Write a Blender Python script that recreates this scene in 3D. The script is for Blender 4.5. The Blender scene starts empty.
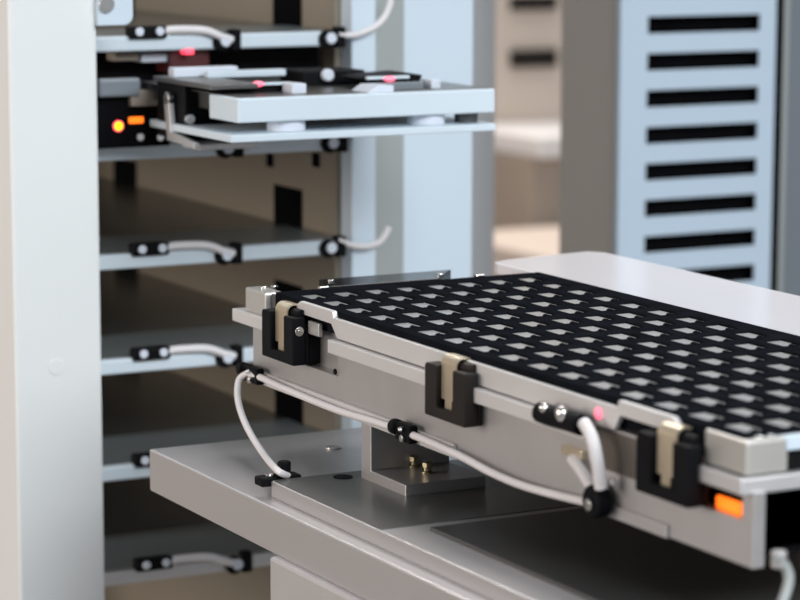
import bpy, bmesh, math, random
from mathutils import Vector, Matrix
random.seed(4)
S = bpy.context.scene
COL = S.collection
H = 0.95                       # height of the tray above the shop floor, metres
F = 2646.04                    # focal length in pixels of an 800 px wide frame
CAM = Vector((-514.95, -1044.02, 179.14))          # millimetres from the first tray pocket
R = [Vector((0.88193212, -0.47137181, 0.00208544)), Vector((-0.07031172, -0.13592465, -0.988221)), Vector((0.46610298, 0.87139722, -0.15301928))]

def W(p):                      # millimetres -> scene metres
    return Vector((p[0] * .001, p[1] * .001, p[2] * .001 + H))

def at(px, py, ax, val):       # the point seen at a photo position on the plane ax = val (mm)
    d = R[0] * ((px - 400) / F) + R[1] * ((py - 300) / F) + R[2]
    k = 'xyz'.index(ax)
    return CAM + d * ((val - CAM[k]) / d[k])

# ------------------------------------------------------------------ materials
def mat(name, col, rough=.5, metal=0., bump=0., bscale=60., var=0., vscale=8., spec=None, emit=None, estr=0., stretch=None):
    m = bpy.data.materials.new(name); m.use_nodes = True
    nt = m.node_tree; b = nt.nodes['Principled BSDF']
    b.inputs['Base Color'].default_value = (*col, 1)
    b.inputs['Roughness'].default_value = rough; b.inputs['Metallic'].default_value = metal
    if spec is not None: b.inputs['Specular IOR Level'].default_value = spec
    if emit:
        b.inputs['Emission Color'].default_value = (*emit, 1); b.inputs['Emission Strength'].default_value = estr
    tc = nt.nodes.new('ShaderNodeTexCoord'); mp = nt.nodes.new('ShaderNodeMapping')
    nt.links.new(tc.outputs['Object'], mp.inputs['Vector'])
    if stretch: mp.inputs['Scale'].default_value = stretch
    if var:
        n = nt.nodes.new('ShaderNodeTexNoise'); n.inputs['Scale'].default_value = vscale; n.inputs['Detail'].default_value = 4
        nt.links.new(mp.outputs['Vector'], n.inputs['Vector'])
        r = nt.nodes.new('ShaderNodeMapRange'); r.inputs[1].default_value = .3; r.inputs[2].default_value = .7
        r.inputs[3].default_value = 1 - var; r.inputs[4].default_value = 1 + var
        nt.links.new(n.outputs['Fac'], r.inputs[0])
        x = nt.nodes.new('ShaderNodeVectorMath'); x.operation = 'SCALE'; x.inputs[0].default_value = col
        nt.links.new(r.outputs[0], x.inputs['Scale']); nt.links.new(x.outputs[0], b.inputs['Base Color'])
    if bump:
        n = nt.nodes.new('ShaderNodeTexNoise'); n.inputs['Scale'].default_value = bscale; n.inputs['Detail'].default_value = 3
        nt.links.new(mp.outputs['Vector'], n.inputs['Vector'])
        bp = nt.nodes.new('ShaderNodeBump'); bp.inputs['Strength'].default_value = bump; bp.inputs['Distance'].default_value = .0005
        nt.links.new(n.outputs['Fac'], bp.inputs['Height']); nt.links.new(bp.outputs['Normal'], b.inputs['Normal'])
    return m

M = {
 'alu':      mat('anodised aluminium', (.56, .54, .535), .42, .75, .12, 900, .05, 30),
 'alu_light':mat('bright satin aluminium', (.74, .72, .72), .36, .6, .1, 900, .04, 30),
 'rail':     mat('pale satin rail aluminium', (.70, .68, .67), .42, .3, .06, 900, .03, 30),
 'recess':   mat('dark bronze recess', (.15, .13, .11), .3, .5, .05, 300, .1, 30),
 'nickel':   mat('satin nickel block', (.66, .64, .60), .3, .6, .05, 300, .05, 40),
 'postgrey': mat('pale grey post paint', (.46, .49, .52), .5, 0., .05, 200, .03, 6),
 'plate_shade':    mat('raised plate shade grey', (.17, .17, .165), .34, .5, .04, 500, .05, 12),  # shade and dark reflection put into the colour
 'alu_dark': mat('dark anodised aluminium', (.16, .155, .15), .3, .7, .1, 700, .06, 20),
 'alu_slab': mat('milled aluminium slab', (.66, .64, .64), .34, .65, .02, 500, .06, 9, stretch=(1, .1, 1)),
 'silver':   mat('polished nickel', (.8, .78, .75), .2, 1., .05, 300, .05, 40),
 'spring':   mat('spring steel', (.78, .67, .50), .3, .85, .08, 400, .08, 60),
 'brass':    mat('brass screw', (.55, .47, .3), .3, 1., .05, 300, .05, 40),
 'black':    mat('black moulded plastic', (.007, .007, .008), .5, 0., .1, 900, .2, 50, spec=.06),
 'tray':     mat('black conductive tray plastic', (.010, .011, .014), .75, 0., .15, 1200, .2, 80, spec=.0),
 'gloss':    mat('black glossy plate', (.008, .009, .01), .12, 0., .0, 100, .1, 30, spec=.12),
 'brown':    mat('dark brown clamp plastic', (.016, .0125, .0105), .5, 0., .1, 900, .2, 50, spec=.2),
 'chip':     mat('silver grey chip face', (.42, .415, .41), .33, .55, .08, 500, .06, 90),
 'white':    mat('cream white painted frame', (.80, .81, .80), .45, 0., .05, 200, .02, 6),
 'bluewhite':mat('cool white painted steel', (.63, .72, .80), .45, 0., .05, 200, .02, 6),
 'ventpaint':mat('pale blue painted steel', (.54, .645, .75), .45, 0., .05, 200, .02, 6),
 'shelfbar': mat('white shelf lip', (.64, .72, .78), .4, 0., .05, 200, .03, 12),
 'shelf':    mat('dark satin shelf plate', (.11, .115, .115), .25, .5, .05, 300, .08, 8),
 'teal':     mat('blue grey shelf plate', (.19, .215, .22), .35, .3, .05, 300, .06, 8),
 'panel':    mat('taupe brown rack panel', (.27, .235, .185), .5, 0., .06, 200, .06, 5),
 'cover':    mat('white lacquered cover', (.80, .77, .79), .17, 0., .05, 200, .02, 6),
 'grey':     mat('warm grey cabinet side', (.60, .57, .54), .55, 0., .05, 200, .04, 4),
 'slate':    mat('slate grey panel', (.20, .225, .25), .45, .2, .05, 200, .05, 4),
 'strip':    mat('grey green edging', (.36, .38, .37), .5, .1, .05, 200, .05, 6),
 'dark':     mat('unlit dark interior', (.006, .006, .007), .8, 0., .1, 200, .2, 20, spec=0.),
 'cable':    mat('white cable jacket', (.78, .74, .74), .45, 0., .05, 300, .03, 40),
 'beige':    mat('beige wall paint', (.62, .52, .44), .7, 0., .1, 60, .04, 2),
 'bench':    mat('light bench laminate', (.75, .72, .70), .5, 0., .05, 60, .03, 3),
 'benchbody':mat('brown bench front', (.33, .27, .22), .6, 0., .05, 60, .12, 3),
 'floor':    mat('grey factory floor', (.30, .28, .26), .45, 0., .1, 30, .08, 2),
 'bumper':   mat('white nylon spacer', (.68, .72, .80), .4, 0., .05, 300, .02, 30),
 'glow':     mat('red dyed tape', (.06, .004, .004), .5, 0., .05, 200, .1, 30),  # dark red glow put into the base colour
 'red':      mat('lit red indicator', (.8, .1, .12), .3, emit=(1, .06, .12), estr=1.6, var=.02),
 'pink':     mat('lit pink indicator', (.8, .3, .35), .3, emit=(1, .10, .2), estr=1.1, var=.02),
 'orange':   mat('lit orange indicator', (.8, .25, .02), .3, emit=(1, .16, .01), estr=1.6, var=.02),
 'yellow':   mat('lit yellow indicator', (.9, .6, .02), .3, emit=(1, .6, .0), estr=1.6, var=.02),
}

# ------------------------------------------------------------------ mesh helpers (all millimetres)
class MB:
    def __init__(s): s.bm = bmesh.new()
    def box(s, x0, x1, y0, y1, z0, z1):
        x0, x1 = sorted((x0, x1)); y0, y1 = sorted((y0, y1)); z0, z1 = sorted((z0, z1))
        v = [s.bm.verts.new((x, y, z)) for x in (x0, x1) for y in (y0, y1) for z in (z0, z1)]
        for f in ((0,1,3,2), (4,6,7,5), (0,4,5,1), (2,3,7,6), (0,2,6,4), (1,5,7,3)): s.bm.faces.new([v[i] for i in f])
        return s
    def prism(s, pts, ax, a, b):           # polygon pts in the two other axes, extruded along ax
        def P(u, w, t): return {'x': (t, u, w), 'y': (u, t, w), 'z': (u, w, t)}[ax]
        A = [s.bm.verts.new(P(u, w, a)) for u, w in pts]; B = [s.bm.verts.new(P(u, w, b)) for u, w in pts]
        n = len(pts)
        fs = [s.bm.faces.new(A), s.bm.faces.new(B[::-1])]
        for i in range(n): fs.append(s.bm.faces.new((A[i], B[i], B[(i+1) % n], A[(i+1) % n])))
        return s
    def cyl(s, c, r, h, ax='z', n=24, r2=None):
        r2 = r if r2 is None else r2
        def P(u, w, t): return {'x': (c[0]+t, c[1]+u, c[2]+w), 'y': (c[0]+u, c[1]+t, c[2]+w), 'z': (c[0]+u, c[1]+w, c[2]+t)}[ax]
        A = [s.bm.verts.new(P(r*math.cos(2*math.pi*i/n), r*math.sin(2*math.pi*i/n), 0)) for i in range(n)]
        B = [s.bm.verts.new(P(r2*math.cos(2*math.pi*i/n), r2*math.sin(2*math.pi*i/n), h)) for i in range(n)]
        s.bm.faces.new(A[::-1]); s.bm.faces.new(B)
        for i in range(n): s.bm.faces.new((A[i], A[(i+1) % n], B[(i+1) % n], B[i]))
        return s
    def ball(s, c, r, sc=(1, 1, 1)):
        bmesh.ops.create_uvsphere(s.bm, u_segments=20, v_segments=12, radius=1, matrix=Matrix.Translation(c) @ Matrix.Diagonal((r*sc[0], r*sc[1], r*sc[2], 1)))
        return s
    def tube(s, pts, r, n=12, steps=8):
        P = [Vector(p) for p in pts]; Q = []
        for i in range(len(P) - 1):
            a = P[max(i-1, 0)]; b = P[i]; c = P[i+1]; d = P[min(i+2, len(P)-1)]
            for k in range(steps):
                t = k / steps
                Q.append(.5*((2*b) + (c-a)*t + (2*a-5*b+4*c-d)*t*t + (3*b-a-3*c+d)*t**3))
        Q.append(P[-1])
        rings = []; up = None
        for i, q in enumerate(Q):
            T = (Q[min(i+1, len(Q)-1)] - Q[max(i-1, 0)]).normalized()
            if up is None: up = T.orthogonal().normalized()
            up = (up - T*up.dot(T)).normalized(); w = T.cross(up)
            rings.append([s.bm.verts.new(q + (up*math.cos(2*math.pi*k/n) + w*math.sin(2*math.pi*k/n))*r) for k in range(n)])
        for A, B in zip(rings, rings[1:]):
            for k in range(n): s.bm.faces.new((A[k], A[(k+1) % n], B[(k+1) % n], B[k]))
        s.bm.faces.new(rings[0][::-1]); s.bm.faces.new(rings[-1])
        return s
    def band(s, pts, ax, a, b, t):         # a bent strip: polyline of thickness t, extruded along ax
        L = []; Rr = []
        for i, p in enumerate(pts):
            p0 = Vector(pts[max(i-1, 0)]); p1 = Vector(pts[min(i+1, len(pts)-1)]); d = (p1-p0).normalized(); nrm = Vector((-d.y, d.x))
            L.append(Vector(p)+nrm*t/2); Rr.append(Vector(p)-nrm*t/2)
        return s.prism([tuple(v) for v in L + Rr[::-1]], ax, a, b)
    def obj(s, name, m, parent=None, bevel=0., smooth=False, seg=2):
        bmesh.ops.recalc_face_normals(s.bm, faces=s.bm.faces)
        o0 = Vector((0, 0, 0))
        org = Vector(parent['org']) if parent is not None and 'org' in parent else None
        if org is None:
            xs = [v.co for v in s.bm.verts]
            lo = Vector([min(c[i] for c in xs) for i in range(3)]); hi = Vector([max(c[i] for c in xs) for i in range(3)])
            org = Vector(((lo.x+hi.x)/2, (lo.y+hi.y)/2, lo.z))
        for v in s.bm.verts: v.co = (v.co - org) * .001
        me = bpy.data.meshes.new(name); s.bm.to_mesh(me); s.bm.free()
        me.materials.append(m if not isinstance(m, str) else M[m])
        o = bpy.data.objects.new(name, me); COL.objects.link(o)
        if parent is not None: o.parent = parent
        else: o.location = W(org)
        o['org'] = tuple(org)
        if smooth:
            for p in me.polygons: p.use_smooth = True
            me.set_sharp_from_angle(angle=math.radians(40))
        if bevel:
            md = o.modifiers.new('bevel', 'BEVEL'); md.width = bevel*.001; md.segments = seg; md.limit_method = 'ANGLE'; md.angle_limit = math.radians(35)
        return o
def B(*a): return MB().box(*a)
def thing(name, org, label, cat, group=None):
    o = bpy.data.objects.new(name, None); o.empty_display_size = .01; COL.objects.link(o)
    o.location = W(org); o['org'] = tuple(org); tag(o, label, cat, group); return o
def tag(o, label, cat, group=None):
    o['label'] = label; o['category'] = cat
    if group: o['group'] = group
    return o
def struct(o): o['kind'] = 'structure'; return o

# ------------------------------------------------------------------ setting
FZ = -H*1000
struct(B(-3000, 3500, -2500, 3300, FZ-20, FZ).obj('floor', 'floor'))
struct(B(-3000, 3500, 3300, 3340, FZ, 2000).obj('wall_back', 'beige'))

# ------------------------------------------------------------------ machine base
BZ, RZ = -75., -68.            # top of the slab, top of the raised plate
base = thing('machine_bed', (40, -300, FZ), 'thick milled aluminium base slab on a block support under the tray shuttle', 'machine bed')
xb = at(149, 449, 'z', BZ); XL = xb.x
B(XL, 330, -640, xb.y, BZ-19.5, BZ).obj('base_slab', 'alu_slab', base, .9)
rp = at(271, 481, 'z', RZ)
B(rp.x, 320, -640, rp.y, BZ, RZ).obj('raised_plate', 'alu_slab', base, .5)
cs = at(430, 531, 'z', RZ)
B(cs.x, 300, -640, cs.y, RZ, RZ+1.6).obj('dark_sheet', 'alu_dark', base, .3)
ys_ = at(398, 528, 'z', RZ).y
B(rp.x+.8, 319, ys_, rp.y-.6, RZ, RZ+.35).obj('dark_sheet', 'plate_shade', base)  # thin layer painting the shuttle's shade and reflection onto the raised plate
h1 = at(343, 478, 'z', RZ)
MB().cyl((h1.x, h1.y, RZ), 4.2, .7).obj('bolt_hole', 'black', base)
h2 = at(334, 448, 'z', BZ)
MB().cyl((h2.x, h2.y, BZ), 4, .6).obj('plug', 'silver', base, .2)
pp = at(269, 556, 'z', BZ-19.5)
B(pp.x, pp.x+120, -420, pp.y, FZ, BZ-19.5).obj('support_block', 'alu_light', base, 1.5)

# ------------------------------------------------------------------ tray shuttle
sh = thing('tray_shuttle', (58, -150, RZ), 'aluminium shuttle carrying the black chip tray, with black spring clamps along its side', 'shuttle')
YF, YN = 41., -349.            # far and near ends of the side plate
sp = MB(); sp.prism([(YF, -42.5), (YF, -10.6), (12.5, -10.6), (12.5, -27.2), (-45.5, -27.2), (-45.5, -10.6), (-316, -10.6), (-316, -27), (-342.5, -27), (-342.5, -16.5), (YN, -16.5), (YN, -42.5)], 'x', -11, -6)
sp.obj('side_plate', 'alu', sh, .4)
B(121, 126, YN, YF, -42.5, -10.6).obj('side_plate', 'alu', sh, .4)
B(-13.2, -11, -150, YF, -42.8, -37.2).obj('bottom_lip', 'rail', sh, .5)
B(-12.2, -11, -300, -248, -42.8, -38).obj('bottom_lip', 'alu', sh, .4)
B(-5.4, 121, -338, 36, -40, -12).obj('inner_deck', 'black', sh, .5)
B(-6.0, -5.5, -47, 14, -40, -10.8).obj('recess_plate', 'alu', sh)
MB().cyl((-11.2, -44, -25.4), 1.3, -.8, 'x').obj('screw', 'black', sh, .2, True)
B(-15.4, -11, -250, -44, -16.9, -11).obj('side_bar', 'rail', sh, .6)
nb = MB().prism([(-15, -302), (-15, -347.5), (128, -347.5), (128, -341), (-10.5, -341), (-10.5, -302)], 'z', -17.6, -12)
nb.obj('end_bar', 'alu_light', sh, .6)
fb = MB().prism([(-15, 14), (-15, 55), (128, 55), (128, 49), (-10.5, 49), (-10.5, 14)], 'z', -17.2, -11.4)
fb.obj('end_bar', 'rail', sh, .6)
rail = MB().prism([(-8, -4.6), (-8, -1), (-12, .9), (-43.5, .9), (-44.5, -1.9), (-268, -1.9), (-269, .9), (-303, .9), (-306, -1), (-306, -4.6), (-270, -4.6), (-266, -10.3), (-47.5, -10.3), (-42, -4.8)], 'x', -12.6, -10.3)
rail.obj('guide_rail', 'rail', sh, .35)
B(-12.6, -10.5, -19.5, -30, -12.4, -6.6).obj('pivot_block', 'nickel', sh, .4)
B(3, 127, -346.5, -342.6, -4.4, .4).obj('end_rail', 'bluewhite', sh, .4)
B(-10.3, 127, -344, -342.4, -11.9, -3.8).obj('end_strip', 'gloss', sh)
for y0, y1, z1 in ((-346.5, -322, .3), (24, 46, -.5)):
    cb = (MB().prism([(-12.4, -322), (-12.4, -346.5), (4.4, -346.5), (4.4, -342.5), (-10.4, -342.5), (-10.4, -322)], 'z', -11.4, z1) if y0 < 0 else B(-12.4, -3, y0, y1, -11.4, z1)).obj('corner_block', 'nickel', sh, .8)
    q = MB()
    for k in range(2):
        q.cyl((-6 + 5*k, (y0+y1)/2 + 4 if y0 > 0 else -344.5, z1), 1.6, .9)
    q.obj('screw', 'silver', cb, .15)
for x in (-5,): B(x, x+124, -338, -334, -42, -17).obj('end_panel', 'dark', sh)
sb0 = at(322, 284, 'z', 1.6); sb1 = at(451, 279, 'z', 1.6)
bl, br_ = at(319, 278, 'y', 46).x, at(451, 272, 'y', 46).x
stop = MB().prism([(sb0.x, 23), (sb1.x, 23), (br_, 46), (bl, 46)], 'z', -11, .5).obj('stop_bar', 'gloss', sh, .5)
for px, py in ((331, 281), (440, 275)):
    c = at(px, py, 'z', .5); MB().cyl((c.x, c.y, .5), 1.6, .7).obj('screw', 'silver', stop, .15)
for px, py in ((314, 283), (344, 281), (412, 278), (487, 276)):
    c = at(px, py, 'z', 1.5)
    if px != 344 and px != 412: B(c.x-2, c.x+2.4, 19.5, 22.6, -1.5, 1.3).obj('tray_pawl', 'silver', sh, .4)
B(-10, 126, 19, 23, -11, -.8).obj('end_fence', 'alu_dark', sh, .3)

def clamp(y0, body, deep):
    c = MB(); y1 = y0 - 32; s0, s1 = y0 - 9.5, y0 - 22.5
    xo, xi = -19.6, -13.4
    c.prism([(y0, -26.5), (y0, -6.2), (y0-1, -5.3), (s0, -5.3), (s0, -22), (s1, -22), (s1, -5.3), (y1, -5.3), (y1, -26.5)], 'x', xo, xi)
    c.box(xi, -11.2, y1, y0, -26.5, -12.5)
    if deep: c.box(-11.2, -6.1, y1, y0-2, -26.5, -14.4)
    k = c.obj('clamp', body, sh, .9, seg=3)
    st = MB(); ya, yb = s0 - .8, s1 + .8
    arc = [(-17.2, -18.5), (-17.2, -4.4)] + [(-14 - 3.2*math.cos(a), -4.4 + 3.3*math.sin(a)) for a in [i*math.pi/16 for i in range(1, 9)]] + [(-12.5, -1.15), (-10.9, -1.5)]
    st.band(arc, 'y', ya, yb, .7)
    st.box(-17.6, -16.9, ya-3, yb+3, -22.5, -18.4)
    st.obj('spring_strip', 'spring', k, 0, True)
    B(-15.2, -14, s1-.0, s0, -22.2, -6).obj('backing', 'black', k)
    MB().cyl((-13.6, y1+3, -4.7), 2.3, y0-y1-14, 'y').obj('roller', 'brown' if body == 'brown' else 'black', k, .3, True)
    if not deep: return
    a = MB().cyl((-16.6, y1, -11.2), 2.1, -.9, 'y', 20).cyl((-16.6, y1-.9, -11.2), 1.1, -.3, 'y', 6)
    a.obj('screw', 'silver', k, .2, True)
clamp(13.2, 'black', True); clamp(-138.5, 'brown', False); clamp(-291, 'black', False)

# optical window with the orange lamp near the tray's near end
l0, l1 = at(715, 503, 'x', -8.4), at(739, 516, 'x', -8.4)
B(-8.4, -6.4, l1.y, l0.y, l1.z, l1.z+4.4).obj('indicator_lamp', 'orange', sh, .8)['label'] = 'glowing orange lamp in the side window'
MB().ball((-12.9, -256.3, -6.1), 2.2, (.5, 1, 1)).obj('indicator_lamp', 'pink', sh, 0, True)['label'] = 'small red lamp on the guide rail'
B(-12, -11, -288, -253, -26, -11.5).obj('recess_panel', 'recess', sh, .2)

# foot bracket between shuttle and base
fk = at(361, 471.5, 'z', RZ); fx, fy = -10.4, -66.
br = MB(); br.prism([(fy, RZ), (fy, -42.5), (fy-9, -42.5), (fy-9, RZ+5), (fy-40, RZ+5), (fy-40, RZ)], 'x', fx, fx+38)
brk = br.obj('foot_bracket', 'alu', sh, .4)
for px, py in ((414, 467), (427, 473)):
    c = at(px, py, 'z', RZ+5)
    MB().cyl((c.x, c.y, RZ+5), 2.5, .9).cyl((c.x, c.y, RZ+5.9), 1.5, 1.6).cyl((c.x, c.y, RZ+7.5), 2.2, 2.2, 'z', 6).obj('screw', 'brass', brk, .2, True)
B(90, 124, -300, -240, RZ+1.6, -42.5).obj('foot_bracket', 'alu', sh, .4)

# ------------------------------------------------------------------ tray and chips
PX, PY, NX, NY = 16., 21.804, 8, 16
TX0, TX1, TY0, TY1 = -10.2, 127.5, -342., 18.
CW, CL = 9.8, 15.2             # pocket opening
tray = thing('component_tray', (58, -162, -10), 'black plastic pocket tray full of silver chips on the aluminium shuttle', 'tray')
B(TX0+1.5, TX1-1.5, TY0+1.5, TY1-1.5, -10, -1).obj('tray_base', 'tray', tray)
g = MB()
xs = [TX0] + [v for i in range(NX) for v in (i*PX-CW/2, i*PX+CW/2)] + [TX1]
ys = [TY0] + [v for j in range(NY-1, -1, -1) for v in (-j*PY-CL/2, -j*PY+CL/2)] + [TY1]
ZT = .75
vt = {}
def V(i, j, z):
    k = (i, j, z)
    if k not in vt: vt[k] = g.bm.verts.new((xs[i], ys[j], z))
    return vt[k]
ZB = -1.05
hole = lambda i, j: i % 2 == 1 and j % 2 == 1
for i in range(len(xs)-1):
    for j in range(len(ys)-1):
        if hole(i, j):
            for a, b in (((i, j), (i+1, j)), ((i+1, j), (i+1, j+1)), ((i+1, j+1), (i, j+1)), ((i, j+1), (i, j))):
                g.bm.faces.new((V(*a, ZT), V(*b, ZT), V(*b, ZB), V(*a, ZB)))
        else:
            g.bm.faces.new((V(i, j, ZT), V(i+1, j, ZT), V(i+1, j+1, ZT), V(i, j+1, ZT)))
n, m_ = len(xs)-1, len(ys)-1
for i in range(n):
    for j, jj in ((0, 0), (m_, m_)): g.bm.faces.new((V(i, j, ZT), V(i+1, j, ZT), V(i+1, j, -6), V(i, j, -6)))
for j in range(m_):
    for i in (0, n): g.bm.faces.new((V(i, j, ZT), V(i, j+1, ZT), V(i, j+1, -6), V(i, j, -6)))
for j in range(NY):            # rounded finger tabs on the cross ribs and little nibs on the long ribs
    for i in range(NX):
        yb = -j*PY - CL/2
        pts = [(i*PX-1.5 + 1.35*math.cos(a), ZT-.1 + .95*math.sin(a)) for a in [k*math.pi/8 for k in range(9)]]
        g.prism(pts, 'y', yb-.2, yb-3.4)
        g.box(i*PX+CW/2+.9, i*PX+PX-CW/2-.9, -j*PY-2.6, -j*PY+2.6, ZT-.1, ZT+.25)
g.obj('pocket_grid', 'tray', tray)

ordn = ['first', 'second', 'third', 'fourth', 'fifth', 'sixth', 'seventh', 'eighth', 'ninth', 'tenth', 'eleventh', 'twelfth', 'thirteenth', 'fourteenth', 'fifteenth', 'sixteenth']
def pix(p):
    c = Vector(p) - CAM; w = c.dot(R[2]); return 400 + F*c.dot(R[0])/w, 300 + F*c.dot(R[1])/w
chip0 = None
for j in range(NY):
    for i in range(NX):
        x, y = i*PX, -j*PY
        u, v = pix((x, y, 0))
        if u > 806: continue
        if chip0 is None:
            q = B(-4.7, 4.7, -7.4, 7.4, -1, 0); chip0 = q.obj('chip', 'chip', None, .15); o = chip0
        else:
            o = chip0.copy(); COL.objects.link(o)
        o.location = W((x, y, -1)); o.rotation_euler = (random.uniform(-.006, .006), random.uniform(-.006, .006), random.uniform(-.012, .012))
        b = ('the pocket beside the clamps' if i == 0 else 'the pocket beside the white cover' if i == NX-1 else ordn[i] + ' pocket from the clamps')
        tag(o, 'silver grey chip in %s tray row from the rack, %s' % (ordn[j], b), 'chip', 'chips in the tray pockets')

# ------------------------------------------------------------------ white cover beside the tray
cv = thing('side_cover', (165, -150, RZ+1.6), 'long white lacquered cover running along the far side of the black tray', 'cover')
c0 = at(497, 259, 'z', -.5); c1 = at(590, 249, 'z', -.5)
top = MB().prism([(129.5, -560), (198, -560), (198, 70), (192, 78), (140, 70), (131, 66), (129.5, 60)], 'z', -6, -.5)
top.obj('cover_plate', 'cover', cv, .8)
B(134, 194, -555, 55, RZ, -6).obj('cover_body', 'grey', cv, 1)

# ------------------------------------------------------------------ cables and clips on the shuttle
def clip(parent, c, ax=(0, 1, 0), w=7., h=6., t=4., m='black', scr=True):
    q = MB().box(c[0]-t, c[0]+t*.4, c[1]-w/2, c[1]+w/2, c[2]-h/2, c[2]+h/2)
    o = q.obj('cable_clip', m, parent, 1.0, seg=3)
    if scr: MB().cyl((c[0]-t-.2, c[1]-w*.18, c[2]), h*.26, 1, 'x', 16).obj('screw', 'silver', o, .2, True)
    return o
cab = thing('sensor_cable', (-15, -60, RZ), 'white cable looping off the base slab and running along the lower edge of the shuttle', 'cable')
pts = [at(288, 476, 'y', rp.y+2), at(277, 470, 'y', rp.y+1), at(262, 452, 'x', -30), at(246, 425, 'x', -26), at(238, 400, 'x', -22), at(239, 380, 'x', -19), at(248, 373, 'x', -16.4)]
MB().tube(pts, 1.5).obj('cable_loop', 'cable', cab, 0, True)
pts = [at(249, 373, 'x', -17)] + [at(a, b, 'x', -15.6) for a, b in ((262, 378), (290, 391), (320, 403.5), (345, 413), (375, 422), (402, 431), (432, 443), (462, 457), (490, 472), (518, 484), (548, 493), (590, 503))]
MB().tube(pts, 1.55).obj('cable_run', 'cable', cab, 0, True)
for px, py, w in ((253, 374, 16), (406, 432, 13)):
    c = at(px, py, 'x', -15.4)
    q = MB().box(c.x-2.0, c.x+2.2, c.y-w/2, c.y+w/2, c.z-3.9, c.z+3.6).cyl((c.x-.4, c.y+w*.5-1, c.z+.8), 3.3, 4.6, 'y')
    k = q.obj('cable_clip', 'black', cab, .9, True, 3)
    MB().cyl((c.x-2.1, c.y-1.5, c.z-2.2), 1.5, -1.2, 'x').ball((c.x-3.3, c.y-1.5, c.z+1.6), 1.1).obj('screw', 'silver', k, .2, True)
c = at(285, 474, 'z', RZ)
k0_, k1_ = at(259, 480, 'y', rp.y+3).x, at(299, 474, 'y', rp.y+3).x
kz = at(280, 472, 'y', rp.y+3).z
q = MB().box(k0_, k1_, rp.y+.3, rp.y+8, RZ-2.6, RZ+1.3).cyl((k0_+(k1_-k0_)*.66, rp.y+4.3, RZ+1), 2.9, 6)
k = q.obj('cable_clip', 'black', cab, .7, True)
MB().cyl((k0_+5, rp.y+3.5, RZ+1.3), 1.8, 1).obj('screw', 'silver', k, .2, True)

# photo sensor on the bar with its own lead
sn = at(560, 418, 'x', -17)
sen = thing('photo_sensor', (sn.x, sn.y, sn.z-6), 'black photo sensor with a drooping white lead, screwed on the shuttle bar between two clamps', 'sensor')
a0, a1 = at(541, 412, 'x', -18), at(582, 425, 'x', -18)
q = MB().tube([a0, at(552, 416, 'x', -18), at(570, 421, 'x', -18), a1], 4.0, 16)
bdy = q.obj('sensor_body', 'black', sen, 0, True)
c = at(544, 408, 'x', -21); MB().ball(c, 1.9).obj('screw', 'silver', bdy, 0, True)
c = at(561, 414, 'x', -21.5); MB().ball(c, 2.5, (.8, 1.1, 1.2)).obj('screw', 'silver', bdy, 0, True)
MB().tube([at(584, 423, 'x', -19), at(592, 438, 'x', -20.5), at(597, 460, 'x', -20), at(601, 488, 'x', -18)], 2.4).obj('lead', 'cable', sen, 0, True)
MB().tube([at(572, 459, 'x', -14), at(579, 468, 'x', -15.5), at(592, 488, 'x', -16)], 2.0).obj('lead', 'cable', sen, 0, True)
b0 = at(562, 447, 'x', -13); b1 = at(582, 455, 'x', -13)
B(-13.5, -11, b1.y, b0.y, b1.z-2, b0.z+1).obj('cable_anchor', 'spring', sen, .3)
c = at(597, 501, 'x', -16)
q = MB().cyl((c.x-3, c.y, c.z), 6.0, 6.5, 'x', 28)
k = q.obj('cable_clip', 'black', sen, 1.2, True, 3)
MB().cyl((c.x-3.2, c.y, c.z-1), 2.2, -1, 'x').obj('screw', 'silver', k, .3, True)
c = at(612, 482, 'x', -14); MB().ball(c, 1.6).obj('screw', 'silver', sen, 0, True)

# loose hose at the near end of the base
ho = thing('air_hose', (20, -372, RZ+1.6), 'pale hose with metal fitting beneath the near end of the shuttle', 'hose')
MB().tube([at(776, 556, 'y', -372), at(785, 566, 'y', -372), at(789, 578, 'y', -373), at(786, 592, 'y', -374), at(780, 608, 'y', -376)], 1.7).obj('hose', 'strip', ho, 0, True)
c = at(779, 560, 'y', -371); MB().cyl((c.x, c.y, c.z-2.5), 2.6, 5.5).obj('fitting', 'alu', ho, .5, True)

# ------------------------------------------------------------------ rack
RY = 250.
x_l, x_r = -30., 141.
rk = thing('tray_rack', (60, 430, FZ), 'tall white tray rack with taupe inner wall behind the shuttle', 'rack')
def ypost(px0, px1, y0, y1, name, m, parent, z0=FZ, z1=420):
    a = at(px0, 250, 'y', y0).x; b = at(px1, 250, 'y', y0).x
    return B(a, b, y0, y1, z0, z1).obj(name, m, parent, 1.0)
ypost(352, 376, RY, RY+14, 'front_post', 'bluewhite', rk)
B(144, 150, RY+14.5, 640, FZ, 420).obj('inner_wall', 'panel', rk)
B(-40, 150, 640, 646, FZ, 420).obj('back_wall', 'panel', rk)
B(-46, -40, 600, 640, FZ, 420).obj('rear_post', 'bluewhite', rk)
for z in (-230, -174, -118, -60, -4, 53, 110):
    B(142.6, 144, 306, 342, z-12, z+14).obj('wall_slot', 'dark', rk, 1)
    B(142.6, 144, 552, 590, z-10, z+8).obj('wall_slot', 'dark', rk, 1)
for px, py in ((316, 160), (270, 160)):
    c = at(px, py, 'x', 143.4); B(142.6, 144, c.y-4, c.y+4, c.z-4, c.z+4).obj('wall_slot', 'dark', rk, .5)
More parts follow.
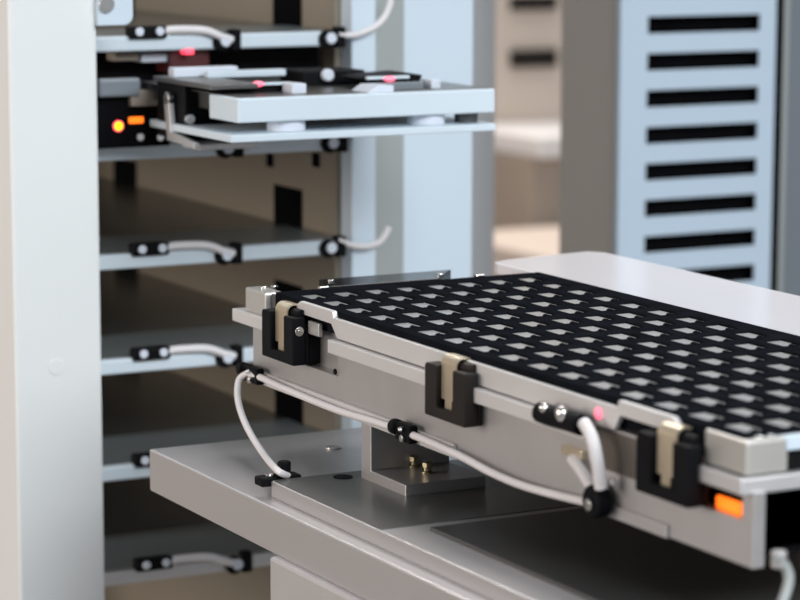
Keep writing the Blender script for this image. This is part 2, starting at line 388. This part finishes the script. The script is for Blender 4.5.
# tall column on the right of the rack and the pale one at its left
colr = thing('machine_column', (205, 300, FZ), 'broad cool white column right of the tray rack with a grey green side', 'column')
cx0 = at(402, 100, 'y', RY+20).x; cx1 = at(473, 100, 'y', RY+20).x
B(cx0, cx1, RY+20, RY+24, FZ, 420).obj('front_face', 'bluewhite', colr, .8)
B(cx0+.5, cx1-.5, RY+24.2, RY+60, FZ, 420).obj('column_body', 'strip', colr, .8)
B(163.5, cx0-.2, RY+17, RY+23, FZ, 420).obj('side_strip', 'strip', colr, .5)
coll = thing('machine_column', (-45, 230, FZ), 'pale cream white column at the left edge in front of the rack shelves', 'column')
lx0 = at(14, 300, 'y', 200).x; lx1 = at(101, 300, 'y', 200).x
B(lx0, lx1, 200, 236, FZ, 420).obj('column_body', 'white', coll, 1.5)
hk = at(56, 367, 'y', 200); MB().cyl((hk.x, 200.2, hk.z), 4.2, -.7, 'y').obj('plug', 'white', coll, .3, True)
bx = at(133, 25, 'y', 196)
pl = []
x1, z0 = bx.x, bx.z
pl = [(lx1-1, z0+60), (lx1-1, z0)] + [(x1-5+5*math.sin(a), z0+5-5*math.cos(a)) for a in [i*math.pi/12 for i in range(7)]] + [(x1, z0+60)]
bk = MB().prism(pl, 'y', 195.5, 199.8).obj('bracket_plate', 'bluewhite', coll, .5)
c = at(106, 4, 'y', 195); MB().cyl((c.x, 195.4, c.z), 4.2, -2, 'y').obj('screw', 'silver', bk, .4, True)

# shelves, one thing each
SH = [(103.4, 'topmost'), (46.4, 'second'), (-11.3, 'third'), (-67.5, 'fourth'), (-125.3, 'fifth'), (-183.0, 'lowest')]
desc = {0: 'uppermost rack shelf above the extended fork, with sensor and lead on its lip',
        1: 'rack shelf directly under the extended fork with orange lamps',
        2: 'rack shelf just above the shuttle corner, cable looping to the post',
        3: 'rack shelf level with the side of the shuttle, glossy blue white lip',
        4: 'rack shelf mostly hidden behind the aluminium base corner',
        5: 'lowest rack shelf under the base slab, dull grey lip with white lead'}
nm = []
for k, (z, w) in enumerate(SH):
    t = thing('rack_shelf', (60, 420, z-8), desc[k], 'shelf', 'shelves of the tray rack')
    B(-39.5, 142.4, RY+74, 639, z-3.2, z-.6).obj('shelf_plate', 'shelf', t, .4)
    B(-39.5, 142.4, RY+2, RY+74, z-3.0, z-.3).obj('front_plate', 'teal', t, .4)
    B(-38, 142, RY-3, RY+3.5, z-8, z).obj('front_lip', 'shelfbar' if k != 5 else 'alu', t, 1.2)
    Y = RY-3
    def X(px): return at(px, 250, 'y', Y).x
    if k != 1:
        off = 0
        q = B(X(131), X(168), Y-3, Y+5, z-1.5, z+5.2)
        s_ = q.obj('sensor_body', 'black', t, 1.2)
        for px in (140, 160):
            MB().cyl((X(px), Y-3, z+2.4), 2.3, -1.2, 'y', 16).obj('screw', 'bumper', s_, .3, True)
        MB().tube([(X(166), Y-1, z+2.6), (X(180), Y-1.5, z+3.0), (X(205), Y-2, z+2.2), (X(222), Y-2.5, z-1.5), (X(232), Y-2, z-3)], 2.2).obj('lead', 'cable', t, 0, True)
    for px in ((228, 332) if k < 4 else (236,)) :
        if k == 1: px += 2
        zz = z-3.6
        c1 = B(X(px)+1.5, X(px)+7.5, Y-3.5, Y+4, zz-5.5, zz+6).cyl((X(px)-3, Y-3, zz-.6), 5.2, 4, 'y').obj('cable_clip', 'black', t, 1.2, True)
        MB().cyl((X(px)-2, Y-3.2, zz), 3.1, -1.3, 'y', 18).obj('screw', 'bumper', c1, .4, True)
    if k in (0, 2):
        tp = ((338, 239), (352, 245), (367, 246), (379, 242), (385, 235), (389, 227)) if k == 2 else ((338, 34), (352, 35), (366, 31), (377, 25), (385, 16), (390, 4), (391, -8))
        MB().tube([at(u, v, 'y', RY-5) for u, v in tp], 1.8).obj('cable_tail', 'cable', t, 0, True)

# ------------------------------------------------------------------ fork drawn out of the second slot
FY = 110.
d0 = at(238, 122, 'y', FY); d1 = at(495, 112, 'y', FY); zt = at(400, 92.5, 'y', FY).z; zb = at(400, 116.5, 'y', FY).z
fk = thing('transfer_fork', (90, 180, 46.4), 'flat silver transfer fork drawn out of the rack above the tray, on round spacers', 'fork')
B(d0.x, d1.x, FY, FY+34, zb, zt).obj('front_beam', 'shelfbar', fk, .8)
yb_ = FY+126
B(d0.x+2, d1.x-1.2, FY+3.5, yb_, zt-.2, zt+.25).obj('deck_cover', 'alu_dark', fk)
B(d0.x+6, d1.x, FY+34, yb_, zb+3, zt-.4).obj('deck_plate', 'alu_dark', fk, .6)
p1 = at(400, 127.5, 'y', FY).z; p0 = at(400, 135, 'y', FY).z
B(d0.x-4, d1.x, FY-1, FY+100, p0, p1).obj('lower_plate', 'shelfbar', fk, .6)
for px, r, m in ((286, 9.5, 'bumper'), (426, 9.5, 'bumper'), (466, 6, 'shelf')):
    c = at(px, 122, 'y', FY+12)
    MB().cyl((c.x, FY+12, p1), r, zb-p1, 'z', 32).obj('spacer', m, fk, .4, True)
# slide rails resting on the shelf below
for x in (40, 100): B(x, x+14, FY+128, 420, 46.4, p0 if p0 > 47 else 50).obj('slide_rail', 'shelf', fk, .4)
B(-37, 141, RY+28, RY+36, 47, 94.5).obj('carriage_beam', 'black', fk, 1)
# black drive head at the left
hx0 = at(185, 110, 'y', FY+60).x; hx1 = at(236, 110, 'y', FY+60).x
hz1 = at(190, 84, 'y', FY+60).z; hz0 = at(190, 141, 'y', FY+60).z
hd = B(hx0, hx1, FY+60, FY+96, hz0, hz1).obj('drive_head', 'black', fk, 1)
c = at(189, 119, 'y', FY+60); MB().cyl((c.x, FY+60, c.z), 2.6, -2, 'y').obj('screw', 'silver', hd, .3, True)
B(hx0-2, d0.x+22, FY+24, FY+96, hz1-.5, hz1+2).obj('head_plate', 'alu_dark', fk, .4)
lx = hx0
lb = MB().prism([(FY+78, hz1-8), (FY+72, hz1-8), (FY+69, hz0+4), (FY+40, hz0+1), (FY+40, hz0-2), (FY+74, hz0-.5)], 'x', lx-4, lx-1)
lb.obj('angle_bracket', 'alu', fk, .4)
MB().cyl((lx-4.2, FY+74, hz1-8), 3.4, 3, 'x').obj('bolt', 'silver', fk, .3, True)
B(hx0-1, d0.x+30, FY+40, FY+62, hz0-3, hz0).obj('foot_plate', 'alu', fk, .4)
# lamp module in the slot behind the column
ly = RY-18
mx0 = at(92, 120, 'y', ly).x; mx1 = at(170, 120, 'y', ly).x; mz1 = at(130, 93, 'y', ly).z
lm = B(mx0, mx1, ly, ly+14, 46.6, mz1).obj('lamp_module', 'dark', fk, .8)
c = at(118, 126, 'y', ly); MB().cyl((c.x, ly, c.z), 2.3, -1.5, 'y', 20).obj('indicator_lamp', 'yellow', lm, .5, True)['label'] = 'round yellow lamp'
MB().cyl((c.x, ly, c.z), 3.0, -.8, 'y', 20).obj('lamp_ring', 'red', lm, .3, True)
a = at(128, 117, 'y', ly); b = at(143, 122, 'y', ly); B(a.x, b.x, ly-1.5, ly, b.z-.5, a.z).obj('indicator_lamp', 'orange', lm, .7)['label'] = 'oblong orange lamp'
for px in (140, 160):
    c = at(px, 137, 'y', ly); MB().cyl((c.x, ly, c.z), 2, -1, 'y').obj('screw', 'silver', lm, .2, True)
a = at(128, 90, 'y', ly); b = at(157, 105, 'y', ly); B(a.x, b.x, ly-4, ly, b.z, a.z).obj('cover_block', 'benchbody', lm, .6)
a = at(98, 79, 'y', ly-4); b = at(140, 96, 'y', ly-4); B(a.x, b.x, ly-6, ly-.2, b.z, a.z).obj('blue_block', 'slate', lm, 1.5)
# gear lying on the fork deck
def onp(px, y): return at(px, 90, 'y', y).x
zd = zt-.4
a, b = onp(205, FY+70), onp(283, FY+70)
B(a, b, FY+66, FY+72, hz1+2, hz1+5.5).obj('white_bar', 'shelfbar', fk, .6)
a, b = onp(168, FY+84), onp(232, FY+84)
B(a, b, FY+76, FY+84, hz1+2, hz1+7).obj('white_bar', 'bumper', fk, .8)
a, b = onp(243, FY+34), onp(300, FY+34)
B(a, b, FY+30, FY+52, zd, zd+4.0).obj('gripper_pad', 'black', fk, .6)
a, b = onp(248, FY+30), onp(290, FY+30)
B(a, b, FY+27, FY+31, zd+4, zd+5.4).obj('gripper_strip', 'shelfbar', fk, .4)
a, b = onp(282, FY+26), onp(296, FY+26)
B(a, b, FY+14, FY+26, zt, zt+5.0).obj('gripper_block', 'bumper', fk, .6)
c = at(258, 84, 'y', FY+27); MB().ball((c.x, FY+27, c.z), 1.9, (1.7, 1, .8)).obj('indicator_lamp', 'pink', fk, 0, True)['label'] = 'pink lit lamp on the left gripper'
a, b = onp(300, FY+60), onp(362, FY+60)
B(a, b, FY+56, FY+84, zd, zd+8).obj('motor_housing', 'black', fk, 1)
c = at(327, 75, 'y', FY+54); MB().cyl((c.x, FY+55.5, c.z), 3.2, -4, 'y').obj('motor_cap', 'bumper', fk, .8, True)
a, b = onp(300, FY+50), onp(335, FY+50)
MB().prism([(onp(352, FY+20), zt), (onp(362, FY+20), zt+3.4), (onp(378, FY+20), zt+3.4), (onp(378, FY+20), zt)], 'y', FY+3, FY+22).obj('gripper_block', 'bumper', fk, .4)
MB().prism([(onp(355, FY+30), zd+6), (onp(372, FY+30), zd+2.5), (onp(416, FY+30), zd+2.5), (onp(420, FY+30), zd+6.5), (onp(405, FY+30), zd+8), (onp(365, FY+30), zd+7)], 'y', FY+27, FY+48).obj('gripper_pad', 'black', fk, .5)
a, b = onp(366, FY+26), onp(408, FY+26)
B(a, b, FY+24, FY+27, zd+5.2, zd+6.8).obj('gripper_strip', 'shelfbar', fk, .4)
a, b = onp(372, FY+22), onp(418, FY+22); B(a, b, FY+16, FY+24, zt, zt+3.4).obj('gripper_strip', 'slate', fk, .4)
a, b = onp(424, FY+22), onp(433, FY+22); B(a, b, FY+14, FY+24, zt, zt+4.6).obj('gripper_block', 'bumper', fk, .5)
c = at(390, 79, 'y', FY+23); MB().ball((c.x, FY+23.5, c.z), 1.9, (1.7, 1, .8)).obj('indicator_lamp', 'pink', fk, 0, True)['label'] = 'pink lit lamp on the right gripper'
c = at(290, 72, 'y', FY+90); B(c.x-8, c.x+8, FY+86, FY+92, hz1, c.z+1.5).obj('red_glow', 'glow', fk, .4)  # small block coloured as a patch of red glow

# red lit sensor hanging under the uppermost shelf
rs = thing('slot_sensor', (30, RY-2, 78), 'dark slot sensor glowing red beneath the uppermost rack shelf', 'sensor')
a = at(170, 55, 'y', RY+4); b = at(210, 72, 'y', RY+4)
B(a.x, b.x, RY+4, RY+24, b.z, 100.3).obj('sensor_body', 'glow', rs, .8)  # body tinted dark red, the lamp's glow as colour
c = at(189, 51, 'y', RY-2); B(c.x-2.4, c.x+2.4, RY-3.5, RY+4.2, c.z-1.8, c.z+1.2).obj('indicator_lamp', 'red', rs, .6)
a = at(143, 54, 'y', RY+6); b = at(172, 62, 'y', RY+6); B(a.x, b.x, RY+8, RY+20, b.z, a.z).obj('sensor_arm', 'bumper', rs, .8)
a = at(116, 53, 'y', RY+6); b = at(141, 61, 'y', RY+6); B(a.x, b.x, RY+8, RY+20, b.z, a.z).obj('sensor_arm', 'benchbody', rs, .8)

# ------------------------------------------------------------------ vented cabinet, neighbours and background
CY = 420.
x0, x1 = 430.5, 556.; s0, s1 = 452.6, 542.6
zc0, pitch, sh_h = 91.8, 24.3, 11.3
cb = thing('vented_cabinet', (495, 500, FZ), 'cool white cabinet with a column of black horizontal vent slots', 'cabinet')
f = MB()
zs = [zc0 + pitch*k for k in range(7, -16, -1)]
ztop, zbot = zs[0]+40, zs[-1]-40
f.box(x0+8, s0, CY, CY+1.2, zbot, ztop).box(s1, x1, CY, CY+1.2, zbot, ztop)
prev = ztop
for z in zs:
    f.box(s0, s1, CY, CY+1.2, z+sh_h/2, prev); prev = z-sh_h/2
f.box(s0, s1, CY, CY+1.2, zbot, prev)
f.obj('vent_panel', 'ventpaint', cb)
B(x0, x0+8.2, CY-1.5, CY+6, zbot, ztop).obj('edge_trim', 'ventpaint', cb, 1.2)
B(s0-6, s1+6, CY+12, CY+14, zbot, ztop).obj('vent_backing', 'dark', cb)
B(x0+1, x0+3, CY+6, CY+74, FZ, ztop).obj('side_panel', 'grey', cb, .4)
B(x0+4, x1, CY+70, CY+74, FZ, ztop).obj('rear_panel', 'grey', cb)
B(x0+3.5, x1, CY+4.2, CY+69, FZ, zbot+1).obj('plinth', 'grey', cb)
c2 = thing('slate_cabinet', (650, 500, FZ), 'slate grey cabinet at the right edge beside the vented white one', 'cabinet')
e0 = at(779, 100, 'y', CY+6).x; e1 = at(788, 100, 'y', CY+6).x
B(e0, e1, CY+6, CY+40, FZ, 420).obj('edge_trim', 'strip', c2, 1)
B(e1+.3, e1+220, CY+10, CY+60, FZ, 420).obj('cabinet_body', 'slate', c2, 1)
tag(B(x1+.3, e0-.3, CY+2, CY+60, FZ, 420).obj('gap_shadow', 'dark'), 'black seal strip filling the gap between the white and slate cabinets', 'shadow')  # black strip painting the shade in the open gap between cabinets

# a grey post deeper in the hall
gp0 = at(466, 100, 'y', 620).x; gp1 = at(496, 100, 'y', 620).x
tag(B(gp0, gp1, 620, 660, FZ, 420).obj('machine_post', 'postgrey', None, 2), 'blurred pale grey post just right of the broad white column', 'post')

# storage wall and bench far behind
BY = 1900.
k0 = at(480, 100, 'y', BY).x; k1 = at(600, 100, 'y', BY).x
lk = thing('storage_cupboard', ((k0+k1)/2, BY+100, FZ), 'blurred beige cupboard with dark handle slots behind the white counter', 'cupboard')
B(k0, k1, BY+60, BY+300, FZ, 600).obj('cupboard_body', 'beige', lk, 4)
for ya, yb in ((-4, 9), (50, 66)):
    a = at(510, ya, 'y', BY+58); b = at(555, yb, 'y', BY+58)
    B(a.x, b.x, BY+50, BY+61, b.z, a.z).obj('handle_slot', 'brown', lk, 2)
bn = thing('work_counter', ((k0+k1)/2, BY-100, FZ), 'blurred counter with white top and brown front in the gap between cabinets', 'counter')
ct = at(530, 138, 'y', BY-150).z; cbm = at(530, 160, 'y', BY-150).z
B(k0, k1, BY-150, BY+55, cbm, ct).obj('counter_top', 'bench', bn, 4)
B(k0, k1, BY-130, BY+50, FZ, cbm).obj('counter_body', 'benchbody', bn, 4)
a = at(500, 232, 'y', BY-180); b = at(575, 252, 'y', BY-180)
tag(B(a.x-60, b.x+20, BY-420, BY-155, FZ, a.z).obj('storage_crate', 'beige', None, 6), 'blurred tan crate low in front of the brown counter', 'crate')

# ------------------------------------------------------------------ light
w = bpy.data.worlds.new('world'); S.world = w; w.use_nodes = True
bg = w.node_tree.nodes['Background']; bg.inputs[0].default_value = (.86, .92, 1, 1); bg.inputs[1].default_value = .32
def area(name, loc, tgt, sx, sy, power, col):
    L = bpy.data.lights.new(name, 'AREA'); L.shape = 'RECTANGLE'; L.size = sx; L.size_y = sy; L.energy = power; L.color = col
    o = bpy.data.objects.new(name, L); COL.objects.link(o); o.location = loc
    o.rotation_euler = (Vector(tgt)-Vector(loc)).to_track_quat('-Z', 'Y').to_euler()
    return o
area('ceiling_light', (.2, -1.9, 2.1), (.1, .1, .95), 1.4, .8, 50, (.90, .96, 1))
area('ceiling_light', (.9, 1.1, 2.9), (.2, .0, .9), 1.2, .8, 26, (1, .95, .94))
area('left_fill_light', (-1.7, .35, 1.25), (.1, .3, .93), .9, .7, 17, (1, .88, .78))  # lamp added at the left to brighten the rack's inner wall
area('ceiling_light', (.9, 2.2, 2.6), (.9, 2.4, .9), 1.0, .6, 40, (1, .93, .88))

cam = bpy.data.cameras.new('camera'); co = bpy.data.objects.new('camera', cam); COL.objects.link(co)
rm = Matrix((R[0], -R[1], -R[2])).transposed().to_4x4(); rm.translation = W(CAM); co.matrix_world = rm
cam.sensor_width = 36; cam.lens = F/800*36; cam.clip_start = .05; cam.clip_end = 30
cam.dof.use_dof = True; cam.dof.focus_distance = 1.13; cam.dof.aperture_fstop = cam.lens/9.5; cam.dof.aperture_blades = 0
S.camera = co
S.view_settings.view_transform = 'Standard'; S.view_settings.look = 'None'; S.view_settings.gamma = 1; S.view_settings.use_curve_mapping = False
S.view_settings.exposure = 0
for o in S.objects:
    if 'org' in o: del o['org']
